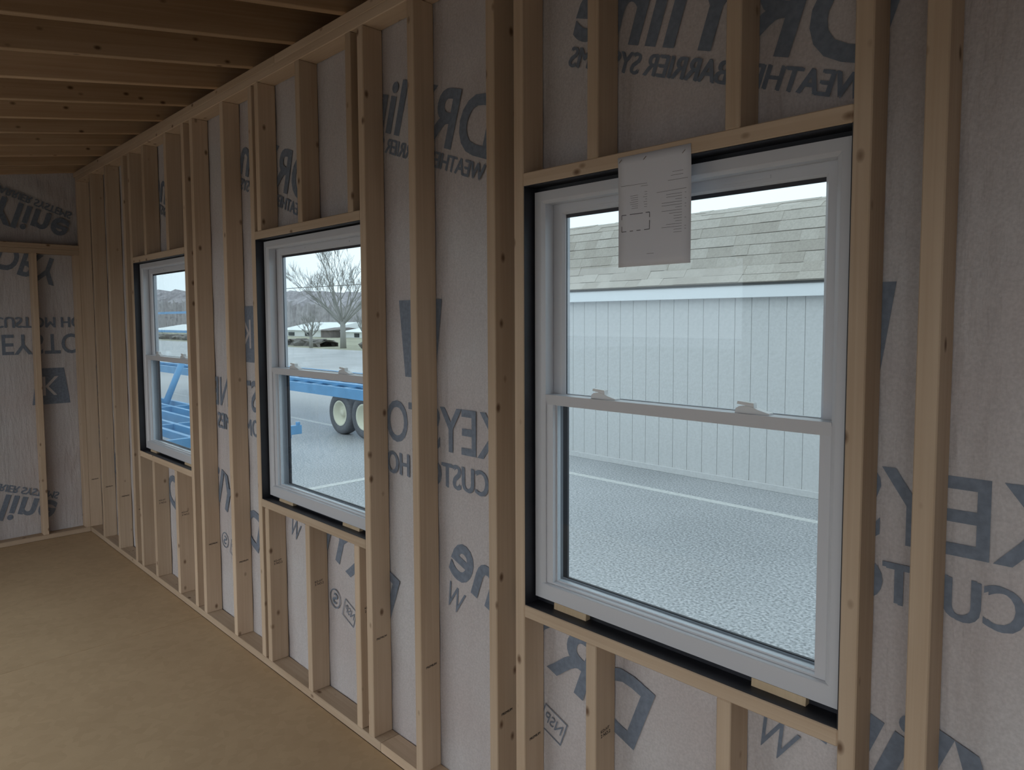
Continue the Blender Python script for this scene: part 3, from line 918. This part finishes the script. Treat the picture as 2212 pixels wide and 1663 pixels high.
tree('bare_tree', (-39.6, 24.2, GZ), 2.4, 1.2, 3, 12, 'small bare tree right of the large tree', .9, .13)

# ------------------------------------------------------------------ far background
def crown_strip(name, pts, h, label, cat, mat, depth=8.0, seg=70, seed=1, rough=.35, kind=None):
    """wooded ridge: a body with real depth and a ragged top"""
    rg = random.Random(seed)
    m = MB()
    (xa, ya), (xb, yb) = pts
    nx = seg
    for j, (off, hh) in enumerate(((0, 0), (0, .75), (depth * .25, 1.0), (depth * .7, .95), (depth, .7), (depth, 0))):
        for i in range(nx + 1):
            t = i / nx
            jit = 1 + rg.uniform(-rough, rough) * (1 if hh > .1 else 0) * .5
            H = h(t) if callable(h) else h
            m.v.append((xa + (xb - xa) * t + rg.uniform(-.3, .3), ya + (yb - ya) * t + off + rg.uniform(-.6, .6) * (hh > 0), GZ - .3 + H * hh * jit))
    for j in range(5):
        for i in range(nx):
            k = j * (nx + 1) + i
            m.f.append((k, k + 1, k + nx + 2, k + nx + 1))
    o = m.obj(name, mat)
    return tag(o, label, cat, kind=kind)
crown_strip('distant_woods', [(-230, 60), (-60, 60)], lambda t: 10.5 - 5.5 * t, 'bare woodland along the horizon, haze put into its colour', 'woods', M_WOODS, 20, 260, 3, .25, 'stuff')
crown_strip('hedge', [(-100, 25.5), (-46, 24.6)], .75, 'dark low hedge at the far edge of the lot left of the trees', 'hedge', M_HEDGE, 1.5, 160, 4, .3)
crown_strip('hedge', [(-41.5, 25.3), (-25, 25.3)], .7, 'dark low hedge behind the small right tree', 'hedge', M_HEDGE, 1.2, 60, 6, .3)

def house(name, x0, x1, y0, y1, zw, zr, label, wallm, roofm, windows=()):
    e = empty(name, ((x0 + x1) / 2, (y0 + y1) / 2, GZ), label, 'building')
    m = MB(); m.box(x0, x1, y0, y1, GZ - .3, zw); m.obj('walls', wallm, e)
    ym = (y0 + y1) / 2
    m = MB(); m.prism([(y0 - .4, zw), (y1 + .4, zw), (ym, zr)], 'x', x0 - .4, x1 + .4); m.obj('roof', roofm, e)
    for a, b, c, d in windows:
        box('window', a, b, y0 - .06, y0 - .001, c, d, M_CARG, e)
    return e
house('warehouse', -80.5, -70.6, 39, 47, .55, 1.45, 'long white building with pale roof behind the left small tree', M_WHITEB, M_WHITEB, [(-79, -77.6, -.1, .3), (-75, -74, -.1, .3)])
house('warehouse', -66.5, -58, 39, 47, .45, 1.1, 'white building behind the small right tree', M_WHITEB, M_WHITEB, [(-64.5, -63.6, -.1, .3)])
house('barn', -69.7, -67.6, 38, 42, .6, .9, 'dark brown barn between the two white buildings', M_DARKB, M_DARKB, [])
house('warehouse', -128, -112, 39, 50, .2, 1.1, 'low pale building seen in the farthest window', M_WHITEB, M_WHITEB, [(-124, -122, -.2, .1)])

m = MB()
pts = [(-74.9 + i * 3.99, 31.5, 4.9 - .25 * math.sin(math.pi * i / 20)) for i in range(21)]
m.tube(pts, .03, 5)
wire = tag(m.obj('utility_wire', M_WIRE), 'thin dark utility wire strung across the sky behind the bare tree', 'wire')
for i, (x, lb) in enumerate(((-75, 'left'), (5, 'right'))):
    e = empty('utility_pole', (x, 32, GZ), 'wooden utility pole carrying the %s end of the wire' % lb, 'utility pole')
    m = MB(); m.tube([(x, 32.04, GZ - .2), (x, 32.04, 5.6)], .11, 8); m.obj('pole', M_BARK, e)
    m = MB(); m.box(x - .06, x + .06, 31.4, 32.6, 5.1, 5.22); m.obj('crossarm', M_BARK, e)
